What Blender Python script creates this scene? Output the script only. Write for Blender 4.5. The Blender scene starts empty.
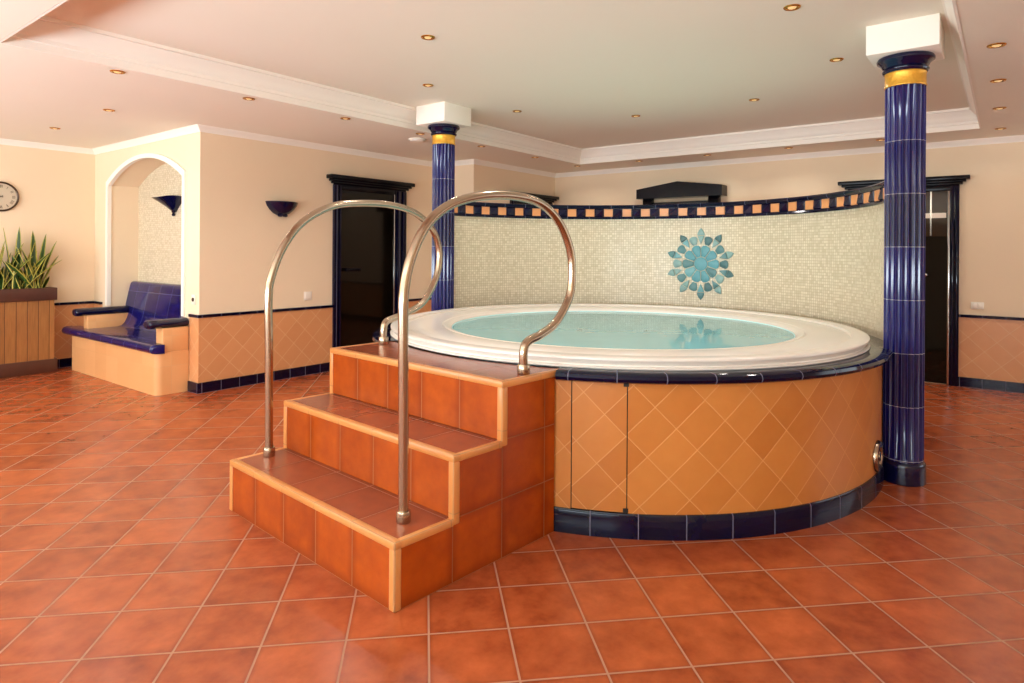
import bpy, bmesh, math, random
from mathutils import Vector, Matrix
random.seed(7)
PI = math.pi
sc = bpy.context.scene
COL = sc.collection
R_ = math.radians

# ------------------------------------------------------------------ materials
class NT:
    def __init__(s, name):
        s.m = bpy.data.materials.new(name); s.m.use_nodes = True
        s.t = s.m.node_tree; s.t.nodes.clear()
        s.out = s.n('ShaderNodeOutputMaterial')
    def n(s, typ, **k):
        nd = s.t.nodes.new(typ)
        for a, b in k.items(): setattr(nd, a, b)
        return nd
    def l(s, a, b): s.t.links.new(a, b)
    def math(s, op, a, b=None, c=None):
        nd = s.n('ShaderNodeMath', operation=op)
        for i, v in enumerate((a, b, c)):
            if v is None: continue
            if isinstance(v, (int, float)): nd.inputs[i].default_value = v
            else: s.l(v, nd.inputs[i])
        return nd.outputs[0]
    def mix(s, f, a, b):
        nd = s.n('ShaderNodeMix', data_type='RGBA')
        for i, v in ((0, f), (6, a), (7, b)):
            if isinstance(v, (int, float)): nd.inputs[i].default_value = v
            elif isinstance(v, tuple): nd.inputs[i].default_value = v + (1,) if len(v) == 3 else v
            else: s.l(v, nd.inputs[i])
        return nd.outputs[2]
    def noise(s, vec, scale, detail=3, rough=.55, dim='3D'):
        nd = s.n('ShaderNodeTexNoise', noise_dimensions=dim)
        nd.inputs['Scale'].default_value = scale; nd.inputs['Detail'].default_value = detail
        nd.inputs['Roughness'].default_value = rough
        if vec is not None: s.l(vec, nd.inputs['Vector'])
        return nd.outputs['Fac']
    def bump(s, h, strength, dist, normal=None):
        nd = s.n('ShaderNodeBump'); nd.inputs['Strength'].default_value = strength
        nd.inputs['Distance'].default_value = dist; s.l(h, nd.inputs['Height'])
        if normal is not None: s.l(normal, nd.inputs['Normal'])
        return nd.outputs[0]
    def bsdf(s, **k):
        b = s.n('ShaderNodeBsdfPrincipled')
        for a, v in k.items():
            i = b.inputs[a.replace('_', ' ')]
            if isinstance(v, (int, float)): i.default_value = v
            elif isinstance(v, tuple): i.default_value = v + (1,) if len(v) == 3 else v
            else: s.l(v, i)
        s.l(b.outputs[0], s.out.inputs[0]); return b

def lin(r, g, b):
    f = lambda c: (c/255/12.92) if c/255 <= .04045 else ((c/255+.055)/1.055)**2.4
    return (f(r), f(g), f(b))

def plain(name, col, rough=.5, metal=0, spec=.5, var=.08, scale=6, bump=0, bscale=80, coat=0):
    s = NT(name); tc = s.n('ShaderNodeTexCoord').outputs['Object']
    f = s.noise(tc, scale, 4)
    c = s.mix(f, tuple(x*(1-var) for x in col), tuple(min(1, x*(1+var)) for x in col))
    k = dict(Base_Color=c, Roughness=rough, Metallic=metal, Specular_IOR_Level=spec, Coat_Weight=coat, Coat_Roughness=.05)
    if bump: k['Normal'] = s.bump(s.noise(tc, bscale, 3), bump, .004)
    s.bsdf(**k); return s.m

def tile_mat(name, ca, cb, grout, w, h, gw=.004, rot=0, off=(0, 0), rough=.25, mottle=.35, mscale=7, edge=0, edgecol=None,
             var=.5, bump=.4, spec=.5, coat=0, wavy=.0):
    """square or rectangular tiles laid on the UV map (UVs are in metres)"""
    s = NT(name)
    uv = s.n('ShaderNodeUVMap').outputs[0]
    mp = s.n('ShaderNodeMapping', vector_type='TEXTURE')
    mp.inputs['Location'].default_value = (off[0], off[1], 0); mp.inputs['Rotation'].default_value = (0, 0, rot)
    s.l(uv, mp.inputs[0])
    sx = s.n('ShaderNodeSeparateXYZ'); s.l(mp.outputs[0], sx.inputs[0])
    u = s.math('DIVIDE', sx.outputs[0], w); v = s.math('DIVIDE', sx.outputs[1], h)
    fu, fv = s.math('FLOOR', u), s.math('FLOOR', v)
    cm = s.n('ShaderNodeCombineXYZ'); s.l(fu, cm.inputs[0]); s.l(fv, cm.inputs[1])
    wn = s.n('ShaderNodeTexWhiteNoise', noise_dimensions='2D'); s.l(cm.outputs[0], wn.inputs[0])
    du = s.math('MULTIPLY', s.math('SUBTRACT', .5, s.math('ABSOLUTE', s.math('SUBTRACT', s.math('FRACT', u), .5))), w)
    dv = s.math('MULTIPLY', s.math('SUBTRACT', .5, s.math('ABSOLUTE', s.math('SUBTRACT', s.math('FRACT', v), .5))), h)
    d = s.math('MINIMUM', du, dv)
    mr = s.n('ShaderNodeMapRange', interpolation_type='SMOOTHSTEP'); s.l(d, mr.inputs[0])
    mr.inputs[1].default_value = gw*.35; mr.inputs[2].default_value = gw*.75
    mask = mr.outputs[0]
    # per-tile shifted mottling
    sh = s.n('ShaderNodeVectorMath', operation='MULTIPLY_ADD'); s.l(wn.outputs[1], sh.inputs[0])
    sh.inputs[1].default_value = (9, 9, 9); s.l(uv, sh.inputs[2])
    nz = s.noise(sh.outputs[0], mscale, 4, .6)
    nz = s.math('MULTIPLY_ADD', s.math('SUBTRACT', nz, .5), mottle*3, .5)
    t = s.math('ADD', s.math('MULTIPLY', wn.outputs[0], var), s.math('MULTIPLY', nz, 1-var))
    cl = s.n('ShaderNodeClamp'); s.l(t, cl.inputs[0])
    c = s.mix(cl.outputs[0], ca, cb)
    if edge:
        me = s.n('ShaderNodeMapRange', interpolation_type='SMOOTHSTEP'); s.l(d, me.inputs[0])
        me.inputs[1].default_value = 0; me.inputs[2].default_value = edge
        me.inputs[3].default_value = .55; me.inputs[4].default_value = 0
        c = s.mix(me.outputs[0], c, edgecol)
    c = s.mix(mask, grout, c)
    rg = s.math('MULTIPLY_ADD', mask, rough-.75, .75)
    hgt = mask
    nrm = None
    if wavy: nrm = s.bump(s.noise(uv, 9, 2), wavy, .01)
    nrm = s.bump(hgt, bump, .0025, nrm)
    s.bsdf(Base_Color=c, Roughness=rg, Normal=nrm, Specular_IOR_Level=spec, Coat_Weight=coat, Coat_Roughness=.06)
    return s.m

M = {}
M['floor'] = tile_mat('terracotta_floor_tile', lin(126, 52, 24), lin(190, 98, 54), lin(172, 126, 98), .3042, .3042, .0065, R_(-44.69),
                      (2.164, 1.293), rough=.25, mottle=.75, mscale=9, edge=.022, edgecol=lin(124, 54, 28), var=.35, bump=.35, wavy=.05)
M['step'] = tile_mat('glazed_step_tile', lin(128, 46, 6), lin(184, 82, 14), lin(140, 84, 44), .3125, .2785, .004, 0, (0, 0),
                     rough=.24, mottle=.55, mscale=8, edge=.05, edgecol=lin(120, 42, 6), var=.25, bump=.4, wavy=.04, spec=.3)
M['riser'] = tile_mat('glazed_riser_tile', lin(128, 46, 6), lin(184, 82, 14), lin(158, 100, 54), .297, 5, .004, 0, (0, 0),
                     rough=.24, mottle=.55, mscale=8, edge=.05, edgecol=lin(120, 42, 6), var=.25, bump=.4, wavy=.04, spec=.3)
M['tread'] = tile_mat('glazed_tread_tile', lin(122, 56, 32), lin(160, 82, 50), lin(150, 96, 66), .297, .297, .004, 0, (0, 0),
                      rough=.22, mottle=.5, mscale=8, edge=.04, edgecol=lin(122, 54, 28), var=.3, bump=.4, wavy=.05)
M['trim'] = tile_mat('tan_edge_tile', lin(192, 122, 62), lin(214, 148, 84), lin(176, 128, 84), .3, .3, .004, rough=.3, mottle=.2, var=.4, bump=.2)
M['panel'] = tile_mat('peach_panel_tile', lin(178, 106, 42), lin(204, 136, 68), lin(210, 154, 96), .205, .152, .0034, R_(45), rough=.3, mottle=.3, mscale=10, var=.5, bump=.3)
M['wains'] = tile_mat('peach_wainscot_tile', lin(206, 142, 92), lin(218, 158, 108), lin(226, 184, 142), .205, .152, .0038, R_(45), rough=.35, mottle=.3, mscale=10, var=.35, bump=.3)
M['benchtile'] = tile_mat('peach_bench_tile', lin(222, 160, 104), lin(236, 182, 126), lin(222, 176, 130), .3, .3, .003, 0, (0, -.02), rough=.35, mottle=.2, var=.4, bump=.2)
M['mosaic'] = tile_mat('cream_glass_mosaic', lin(206, 194, 164), lin(236, 226, 202), lin(190, 174, 144), .025, .025, .0045, rough=.22, mottle=.2, mscale=3, var=.8, bump=.5)
BL_A, BL_B, BL_G = lin(4, 4, 26), lin(8, 8, 44), lin(110, 110, 128)
M['blue'] = tile_mat('cobalt_glazed_tile', BL_A, BL_B, BL_G, .24, 5,   .004, rough=.07, mottle=.4, mscale=12, var=.4, bump=.3, coat=0, spec=.28)
M['bluebase'] = tile_mat('cobalt_baseboard_tile', BL_A, BL_B, BL_G, .2, 5,   .004, rough=.07, mottle=.4, mscale=12, var=.4, bump=.3, coat=0, spec=.35)
M['blueseat'] = tile_mat('cobalt_seat_tile', lin(12, 10, 66), lin(24, 20, 100), BL_G, .3, .3, .003, rough=.12, mottle=.4, mscale=9, var=.4, bump=.3, coat=.1)
M['blueplain'] = plain('cobalt_glaze', lin(7, 7, 46), .12, var=.3, scale=9, coat=.1, spec=.45)
M['darkglaze'] = plain('dark_blue_black_glaze', lin(6, 6, 15), .2, var=.3, scale=9, spec=.25)
def column_mat():
    s = NT('fluted_cobalt_drum')
    tc = s.n('ShaderNodeTexCoord').outputs['Object']
    sx = s.n('ShaderNodeSeparateXYZ'); s.l(tc, sx.inputs[0])
    z = s.math('DIVIDE', s.math('SUBTRACT', sx.outputs[2], .15), .335)
    d = s.math('MULTIPLY', s.math('SUBTRACT', .5, s.math('ABSOLUTE', s.math('SUBTRACT', s.math('FRACT', z), .5))), .335)
    mk = s.math('MAXIMUM', s.math('GREATER_THAN', d, .0015), s.math('GREATER_THAN', sx.outputs[2], 2.3))
    wn = s.n('ShaderNodeTexWhiteNoise', noise_dimensions='1D'); s.l(s.math('FLOOR', z), wn.inputs['W'])
    c = s.mix(wn.outputs[0], lin(7, 8, 58), lin(14, 16, 96))
    nz = s.noise(tc, 14, 3)
    c = s.mix(s.math('MULTIPLY', nz, .35), c, lin(5, 5, 34))
    an = s.math('MULTIPLY', s.math('ARCTAN2', sx.outputs[1], sx.outputs[0]), 20/(2*PI))   # lighter lines along the ridges
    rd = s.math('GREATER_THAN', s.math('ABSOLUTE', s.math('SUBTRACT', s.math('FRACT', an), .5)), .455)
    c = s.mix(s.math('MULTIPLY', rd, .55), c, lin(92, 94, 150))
    c = s.mix(mk, lin(150, 150, 160), c)
    s.bsdf(Base_Color=c, Roughness=s.math('MULTIPLY_ADD', mk, -.6, .7), Coat_Weight=.1, Coat_Roughness=.05, Specular_IOR_Level=.4)
    return s.m
M['column'] = column_mat()
M['wall'] = plain('warm_cream_plaster', lin(236, 215, 184), .75, var=.025, scale=2.5, bump=.25, bscale=55, spec=.25)
M['ceil'] = plain('ceiling_paint', lin(238, 232, 216), .7, var=.012, scale=1.5, spec=.25)
M['white'] = plain('white_moulding_paint', lin(246, 240, 228), .5, var=.012, scale=3, spec=.35)
M['acrylic'] = plain('white_acrylic', lin(228, 222, 213), .25, var=.01, scale=3, coat=.05)
M['basin'] = plain('pale_basin_acrylic', lin(214, 248, 248), .3, var=.02, scale=3)
M['gold'] = plain('gold_relief', lin(236, 178, 66), .38, metal=.55, var=.2, scale=40, bump=.8, bscale=60)
M['brass'] = plain('brass', lin(206, 150, 60), .25, metal=1, var=.06, scale=20)
M['steel'] = plain('polished_steel', lin(176, 158, 136), .2, metal=1, var=.05, scale=20)
M['chrome'] = plain('chrome', lin(200, 198, 194), .15, metal=1, var=.03, scale=20)
M['plastic'] = plain('white_plastic', lin(238, 230, 216), .35, var=.02)
M['black'] = plain('black_rubber', (.006, .006, .006), .5, var=.2)
M['glass_dark'] = plain('bronze_tinted_glass', lin(14, 9, 5), .06, var=.2, scale=2, spec=.3)
M['glass_brown'] = plain('brown_sheet_glass', lin(52, 38, 24), .12, var=.2, scale=3, spec=.35)
M['bulb'] = plain('frosted_bulb_glass', lin(206, 166, 92), .3, var=.05)
for _n in M['bulb'].node_tree.nodes:
    if _n.type == 'BSDF_PRINCIPLED': _n.inputs['Emission Color'].default_value = (1, .72, .36, 1); _n.inputs['Emission Strength'].default_value = .55
M['orange'] = plain('orange_frieze_tile', lin(232, 160, 104), .3, var=.1, scale=14)
M['bronze'] = plain('dark_clock_rim', lin(70, 48, 28), .35, var=.1, metal=.3)
M['dial'] = plain('clock_dial', lin(206, 192, 166), .5, var=.03)
M['ink'] = plain('clock_ink', lin(104, 92, 76), .5, var=.05)
M['darkwood'] = plain('dark_brown_board', lin(84, 48, 36), .45, var=.2, scale=12)
M['soil'] = plain('potting_soil', lin(46, 32, 22), .95, var=.5, scale=40, bump=1, bscale=60)
def wood_mat():
    s = NT('planter_plank_wood'); uv = s.n('ShaderNodeUVMap').outputs[0]
    sx = s.n('ShaderNodeSeparateXYZ'); s.l(uv, sx.inputs[0])
    u = s.math('DIVIDE', sx.outputs[0], .105)
    wn = s.n('ShaderNodeTexWhiteNoise', noise_dimensions='1D'); s.l(s.math('FLOOR', u), wn.inputs['W'])
    d = s.math('SUBTRACT', .5, s.math('ABSOLUTE', s.math('SUBTRACT', s.math('FRACT', u), .5)))
    mk = s.math('GREATER_THAN', d, .03)
    mp = s.n('ShaderNodeMapping'); mp.inputs['Scale'].default_value = (26, 2, 1); s.l(uv, mp.inputs[0])
    nz = s.noise(mp.outputs[0], 2.2, 5, .6)
    t = s.math('ADD', s.math('MULTIPLY', nz, .7), s.math('MULTIPLY', wn.outputs[0], .35))
    c = s.mix(t, lin(112, 66, 28), lin(192, 132, 72))
    c = s.mix(mk, lin(84, 48, 22), c)
    s.bsdf(Base_Color=c, Roughness=.5, Normal=s.bump(mk, .4, .003)); return s.m
M['planks'] = wood_mat()
def leaf_mat():
    s = NT('snake_plant_leaf'); uv = s.n('ShaderNodeUVMap').outputs[0]
    sx = s.n('ShaderNodeSeparateXYZ'); s.l(uv, sx.inputs[0])
    e = s.math('ABSOLUTE', s.math('SUBTRACT', sx.outputs[0], .5))
    mg = s.math('GREATER_THAN', e, .37)
    mp = s.n('ShaderNodeMapping'); mp.inputs['Scale'].default_value = (3, 40, 1); s.l(uv, mp.inputs[0])
    nz = s.noise(mp.outputs[0], 1, 3)
    c = s.mix(nz, lin(18, 42, 14), lin(62, 98, 36))
    c = s.mix(mg, c, lin(186, 176, 76))
    s.bsdf(Base_Color=c, Roughness=.4); return s.m
M['leaf'] = leaf_mat()
def water_mat():
    s = NT('pool_water'); tc = s.n('ShaderNodeTexCoord').outputs['Object']
    nrm = s.bump(s.noise(tc, 3.2, 2), .035, .05)
    tr = s.n('ShaderNodeBsdfTransparent'); tr.inputs[0].default_value = lin(214, 246, 248) + (1,)
    gl = s.n('ShaderNodeBsdfGlossy'); gl.inputs['Roughness'].default_value = .015; s.l(nrm, gl.inputs['Normal'])
    fr = s.n('ShaderNodeFresnel'); fr.inputs[0].default_value = 1.33; s.l(nrm, fr.inputs['Normal'])
    mx = s.n('ShaderNodeMixShader'); s.l(fr.outputs[0], mx.inputs[0]); s.l(tr.outputs[0], mx.inputs[1]); s.l(gl.outputs[0], mx.inputs[2])
    df = s.n('ShaderNodeBsdfDiffuse'); df.inputs[0].default_value = lin(178, 242, 250) + (1,)   # finely aerated water scatters light
    mz = s.n('ShaderNodeMixShader'); mz.inputs[0].default_value = .5; s.l(tr.outputs[0], mz.inputs[1]); s.l(df.outputs[0], mz.inputs[2])
    s.l(mz.outputs[0], mx.inputs[1])
    s.l(mx.outputs[0], s.out.inputs[0]); return s.m
M['water'] = water_mat()
for k, c in (('tq1', (92, 154, 164)), ('tq2', (112, 166, 172)), ('tq3', (88, 132, 134)), ('tq4', (74, 112, 114)), ('tq5', (132, 166, 162))):
    M[k] = plain('turquoise_glaze_' + k[-1], lin(*c), .3, var=.12, scale=30, spec=.35)

# ------------------------------------------------------------------ mesh builder
class MB:
    def __init__(s):
        s.bm = bmesh.new(); s.uv = s.bm.loops.layers.uv.new('UVMap'); s.done = s.bm.faces.layers.int.new('done')
    def face(s, pts, uvs=None, mi=0, smooth=False):
        vs = [s.bm.verts.new(p) for p in pts]
        f = s.bm.faces.new(vs); f.material_index = mi; f.smooth = smooth
        if uvs:
            f[s.done] = 1
            for l, q in zip(f.loops, uvs): l[s.uv].uv = q
        return f
    def box(s, x0, x1, y0, y1, z0, z1, mi=0, bev=0, seg=2):
        r = bmesh.ops.create_cube(s.bm, size=1, matrix=Matrix.Translation(((x0+x1)/2, (y0+y1)/2, (z0+z1)/2)) @ Matrix.Diagonal((x1-x0, y1-y0, z1-z0, 1)))
        fs = set(f for v in r['verts'] for f in v.link_faces)
        for f in fs: f.material_index = mi
        if bev:
            es = set(e for v in r['verts'] for e in v.link_edges)
            o = bmesh.ops.bevel(s.bm, geom=list(es), offset=bev, segments=seg, affect='EDGES', profile=.5)
            for f in o['faces']: f.material_index = mi; f.smooth = True
        return s
    def grid(s, P, U=None, mi=0, smooth=True, cu=False, cv=False, flip=False):
        """P[i][j] 3-D points; shared verts; cu / cv close the rows / columns"""
        n, m = len(P), len(P[0])
        V = [[s.bm.verts.new(p) for p in row] for row in P]
        for i in range(n if cu else n-1):
            for j in range(m if cv else m-1):
                ii, jj = (i+1) % n, (j+1) % m
                q = [V[i][j], V[ii][j], V[ii][jj], V[i][jj]]
                if len(set(q)) < 4: continue
                if flip: q.reverse()
                f = s.bm.faces.new(q); f.material_index = mi; f.smooth = smooth
                if U:
                    f[s.done] = 1
                    a = [U[i][j], U[i+1][j] if not cu else U[i+1][j], U[i+1][j+1], U[i][j+1]]
                    if flip: a.reverse()
                    for l, w in zip(f.loops, a): l[s.uv].uv = w
        return V
    def lathe(s, prof, c=(0, 0, 0), a0=0, a1=360, n=64, mi=0, smooth=True, rad=None):
        """prof = [(r, z)] listed so that the outside lies on the left going up; UV = (arc metres, length along the profile)"""
        full = abs(a1-a0) >= 359.9
        rm = rad or max(r for r, z in prof)
        L = [0]
        for (r0, z0), (r1, z1) in zip(prof, prof[1:]): L.append(L[-1]+math.hypot(r1-r0, z1-z0))
        P, U = [], []
        k = n if full else n+1
        for i in range(k):
            a = R_(a0+(a1-a0)*i/n); P.append([(c[0]+r*math.cos(a), c[1]+r*math.sin(a), c[2]+z) for r, z in prof])
        for i in range(n+1):
            a = R_(a0+(a1-a0)*i/n); U.append([(rm*a, q) for q in L])
        s.grid(P, U, mi, smooth, cu=full)
        return s
    def prism(s, poly, z0, z1, mi=0):
        """vertical prism over a 2-D polygon (counter-clockwise)"""
        b = [s.bm.verts.new((x, y, z0)) for x, y in poly]; t = [s.bm.verts.new((x, y, z1)) for x, y in poly]
        fs = [s.bm.faces.new(t), s.bm.faces.new(list(reversed(b)))]
        n = len(poly)
        for i in range(n): fs.append(s.bm.faces.new([b[i], b[(i+1) % n], t[(i+1) % n], t[i]]))
        for f in fs: f.material_index = mi
        return s
    def extr(s, poly, f, d, mi=0, smooth=False):
        """polygon of 2-D points mapped by f(a,b)->3-D and extruded by the vector d"""
        d = Vector(d)
        b = [s.bm.verts.new(f(*p)) for p in poly]; t = [s.bm.verts.new(Vector(f(*p))+d) for p in poly]
        fs = [s.bm.faces.new(t), s.bm.faces.new(list(reversed(b)))]
        n = len(poly)
        for i in range(n):
            q = s.bm.faces.new([b[i], b[(i+1) % n], t[(i+1) % n], t[i]]); q.smooth = smooth; fs.append(q)
        for q in fs: q.material_index = mi
        return s
    def sweep(s, path, prof, closed=False, mi=0, smooth=False):
        """profile (d, z) swept along a 2-D path; d is measured to the left of the travel direction, corners mitred"""
        n = len(path); P = []
        for i in range(n):
            p = Vector(path[i])
            a = (p-Vector(path[i-1])).normalized() if (i > 0 or closed) else None
            b = (Vector(path[(i+1) % n])-p).normalized() if (i < n-1 or closed) else None
            if a is None: a = b
            if b is None: b = a
            na, nb = Vector((-a.y, a.x)), Vector((-b.y, b.x))
            m = (na+nb); m = m/max(.15, m.dot(na)) if m.length > 1e-6 else na
            P.append([(p.x+m.x*d, p.y+m.y*d, z) for d, z in prof])
        s.grid(P, None, mi, smooth, cu=closed)
        return s
    def tube(s, pts, r, n=16, mi=0, caps=True):
        pts = [Vector(p) for p in pts]; P = []
        t0 = (pts[1]-pts[0]).normalized(); up = Vector((0, 0, 1)) if abs(t0.z) < .9 else Vector((1, 0, 0))
        nx = t0.cross(up).normalized()
        for i, p in enumerate(pts):
            t = (pts[min(i+1, len(pts)-1)]-pts[max(i-1, 0)]).normalized()
            nx = (nx-t*nx.dot(t)).normalized(); ny = t.cross(nx)
            rr = r[i] if isinstance(r, (list, tuple)) else r
            P.append([p+nx*rr*math.cos(2*PI*k/n)+ny*rr*math.sin(2*PI*k/n) for k in range(n)])
        V = s.grid(P, None, mi, True, cv=True)
        if caps:
            s.bm.faces.new(list(reversed(V[0]))).material_index = mi; s.bm.faces.new(V[-1]).material_index = mi
        return s
    def build(s, name, mats, parent=None, shift=(0, 0, 0), loc=None):
        bm = s.bm
        bmesh.ops.recalc_face_normals(bm, faces=bm.faces)
        for f in bm.faces:
            if f[s.done]: continue
            nn = f.normal; ax = max(range(3), key=lambda i: abs(nn[i]))
            for l in f.loops:
                p = l.vert.co
                l[s.uv].uv = (p.y, p.z) if ax == 0 else (p.x, p.z) if ax == 1 else (p.x, p.y)
        if loc is not None: shift = loc
        bmesh.ops.translate(bm, verts=bm.verts, vec=-Vector(shift))
        me = bpy.data.meshes.new(name); bm.to_mesh(me); bm.free(); me.set_sharp_from_angle(angle=R_(38))
        for m in (mats if isinstance(mats, (list, tuple)) else [mats]): me.materials.append(m)
        o = bpy.data.objects.new(name, me); COL.objects.link(o)
        if parent: o.parent = parent
        elif loc is not None: o.location = loc
        return o

def tag(o, label=None, cat=None, group=None, kind=None):
    if label: o['label'] = label
    if cat: o['category'] = cat
    if group: o['group'] = group
    if kind: o['kind'] = kind
    return o
def thing(name, label, cat, loc=(0, 0, 0), rz=0, group=None, kind=None):
    o = bpy.data.objects.new(name, None); COL.objects.link(o); o.empty_display_size = .1
    o.location = loc; o.rotation_euler = (0, 0, rz)
    return tag(o, label, cat, group, kind)
def struct(o, label=None, cat='room'):
    o['kind'] = 'structure'
    if label: o['label'] = label
    o['category'] = cat
    return o
def copy_tree(o, parent=None):
    c = o.copy(); COL.objects.link(c)
    if parent: c.parent = parent
    for ch in list(o.children): copy_tree(ch, c)
    return c
def spline(pts, n=8):
    """Catmull-Rom through the points"""
    P = [Vector(p) for p in pts]; P = [P[0]*2-P[1]]+P+[P[-1]*2-P[-2]]; out = []
    for i in range(1, len(P)-2):
        for k in range(n):
            t = k/n; a, b, c, d = P[i-1:i+3]
            out.append(.5*((2*b)+(c-a)*t+(2*a-5*b+4*c-d)*t*t+(3*b-a-3*c+d)*t**3))
    out.append(P[-2]); return out

# ------------------------------------------------------------------ camera
F_PX, YAW, ROLL, HY, EYE = 641.3, R_(37.64), R_(.37), 250.75, 1.45
cam = bpy.data.objects.new('camera', bpy.data.cameras.new('camera')); COL.objects.link(cam)
cam.data.sensor_width = 36; cam.data.sensor_fit = 'HORIZONTAL'; cam.data.lens = 36*F_PX/1024
cam.data.shift_y = -(341.5-HY)/1024
fw = Vector((math.cos(YAW), math.sin(YAW), 0)); rt = Vector((math.sin(YAW), -math.cos(YAW), 0)); up = Vector((0, 0, 1))
r2 = rt*math.cos(ROLL)+up*math.sin(ROLL); u2 = up*math.cos(ROLL)-rt*math.sin(ROLL)
cam.matrix_world = Matrix(((r2.x, u2.x, -fw.x, 0), (r2.y, u2.y, -fw.y, 0), (r2.z, u2.z, -fw.z, EYE), (0, 0, 0, 1)))
sc.camera = cam

# ------------------------------------------------------------------ room shell
XW, YS = -3.0, -3.5                     # window wall, near wall
YA, XC, YD, XB = 6.41, 3.18, 9.08, 8.56 # door wall, alcove wall, clock wall, far wall
XR, YA2 = 6.58, 5.74                    # projecting block beside the far corner
ZS, ZT = 2.685, 2.885                   # lower and upper ceiling
T = .15
struct(MB().box(XW-T, XB+T, YS-T, YD+T, -.1, 0).build('floor', M['floor']), 'glossy square terracotta tile floor laid diagonally', 'floor')

TX0, TX1, TY0, TY1 = 1.16, 7.80, .205, 4.81
m = MB()
m.box(XW-T, TX0, YS-T, YD+T, ZS, ZS+.3); m.box(TX1, XB+T, YS-T, YD+T, ZS, ZS+.3)
m.box(TX0, TX1, YS-T, TY0, ZS, ZS+.3); m.box(TX0, TX1, TY1, YD+T, ZS, ZS+.3)
m.box(TX0-.05, TX1+.05, TY0-.05, TY1+.05, ZT, ZT+.1)
struct(m.build('ceiling', M['ceil']), 'cream ceiling with a raised rectangular tray over the tub', 'ceiling')
m = MB()
prof = [(-.002, ZS-.004), (.012, ZS-.004), (.012, ZS+.045), (.02, ZS+.05), (.02, ZS+.075), (.03, ZS+.085), (.036, ZS+.11), (.05, ZS+.135), (.072, ZS+.158),
        (.078, ZS+.172), (.09, ZS+.176), (.09, ZT+.002), (-.002, ZT+.002)]
m.sweep([(TX0, TY0), (TX1, TY0), (TX1, TY1), (TX0, TY1)], prof, closed=True)
struct(m.build('trim_1', M['white']), 'white crown moulding around the raised ceiling tray', 'moulding')

ARY0, ARY1, AZ0, AZ1 = 6.735, 8.645, 2.215, 2.475   # arched alcove opening
def arch(y):
    c = (ARY0+ARY1)/2; hw = (ARY1-ARY0)/2; rise = AZ1-AZ0; rr = (hw*hw+rise*rise)/(2*rise)
    return AZ1-rr+math.sqrt(max(0, rr*rr-(y-c)**2))
NX = 3.515
# clock wall
struct(MB().box(XW-T, NX+.3, YD, YD+T, 0, ZS).build('wall_left', M['wall']), 'pale yellow plaster wall with the round clock', 'wall')
# alcove wall with arched opening
m = MB()
ys = [ARY0+(ARY1-ARY0)*i/24 for i in range(25)]
poly = [(YA+.0, 0), (ARY0, 0)]+[(y, arch(y)) for y in ys]+[(ARY1, 0), (YD, 0), (YD, ZS), (YA, ZS)]
m.extr(poly, lambda a, b: (XC, a, b), (NX-XC, 0, 0))
struct(m.build('wall_alcove', M['wall']), 'cream wall with the arched bench alcove', 'wall')
struct(MB().box(NX, NX+.12, YA+T, YD, 0, ZS).build('wall_alcove_back', M['mosaic']), 'cream mosaic wall at the back of the bench alcove', 'wall')
# white archivolt
m = MB(); w = .042
inn = [(ARY1, .752)]+[(y, arch(y)) for y in reversed(ys)]+[(ARY0, .752)]
outp = [(ARY0-w, .752)]+[(ARY0-w+(ARY1-ARY0+2*w)*i/24, arch(ys[i])+w*.85) for i in range(25)]+[(ARY1+w, .752)]
m2 = inn+outp
m.extr(m2, lambda a, b: (XC-.022, a, b), (.022, 0, 0))
ii = [(ARY1-.012, .752)]+[(ARY0+.012+(y-ARY0)*(ARY1-ARY0-.024)/(ARY1-ARY0), arch(y)-.012) for y in reversed(ys)]+[(ARY0+.012, .752)]
m.extr(ii+list(reversed(inn)), lambda a, b: (XC-.022, a, b), (.045, 0, 0))
struct(m.build('trim_2', M['white']), 'white moulding around the arched bench alcove', 'moulding')
# door wall, projecting block, far wall, near walls
struct(MB().box(NX-.001, XR+.02, YA, YA+T, 0, ZS).build('wall_doors', M['wall']), 'cream plaster wall with the half-round blue sconce and glass door', 'wall')
struct(MB().box(XR, XB+T, YA2, YA+T, 0, ZS).build('wall_corner', M['wall']), 'cream plaster block projecting beside the far corner', 'wall')
struct(MB().box(XB, XB+T, YS-T, YA2, 0, ZS).build('wall_back', M['wall']), 'cream plaster wall behind the curved mosaic screen', 'wall')
def wall_with_windows(name, along, fixed, a0, a1, wins, z0=.7, z1=2.35, label=''):
    m = MB(); e = a0
    def bx(p, q, r, s_):
        if along == 'y': m.box(fixed-T, fixed, p, q, r, s_)
        else: m.box(p, q, fixed-T, fixed, r, s_)
    for w0, w1 in wins:
        bx(e, w0, 0, ZS); bx(w0, w1, 0, z0); bx(w0, w1, z1, ZS); e = w1
    bx(e, a1, 0, ZS)
    struct(m.build(name, M['wall']), label, 'wall')
DAY, TER, NEARF, SPOT = {0: 16, 1: 32, 2: 45}, 300, 0, 28
SPOTC = (1, .95, .88)
DAYC, FILLC = (.9, 1, 1.06), (.84, 1, 1.1)
WW = [(-1.6, 1.2), (1.9, 4.7), (5.4, 8.4)]
WN = [(5.4, 8.3)]
wall_with_windows('wall_windows', 'y', XW, YS-T, YD, WW, .25, 2.4, 'cream wall with three tall windows')
wall_with_windows('wall_near', 'x', YS, XW, XB, WN, .7, 2.3, 'cream wall with one window, behind the camera')
k = 0
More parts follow.
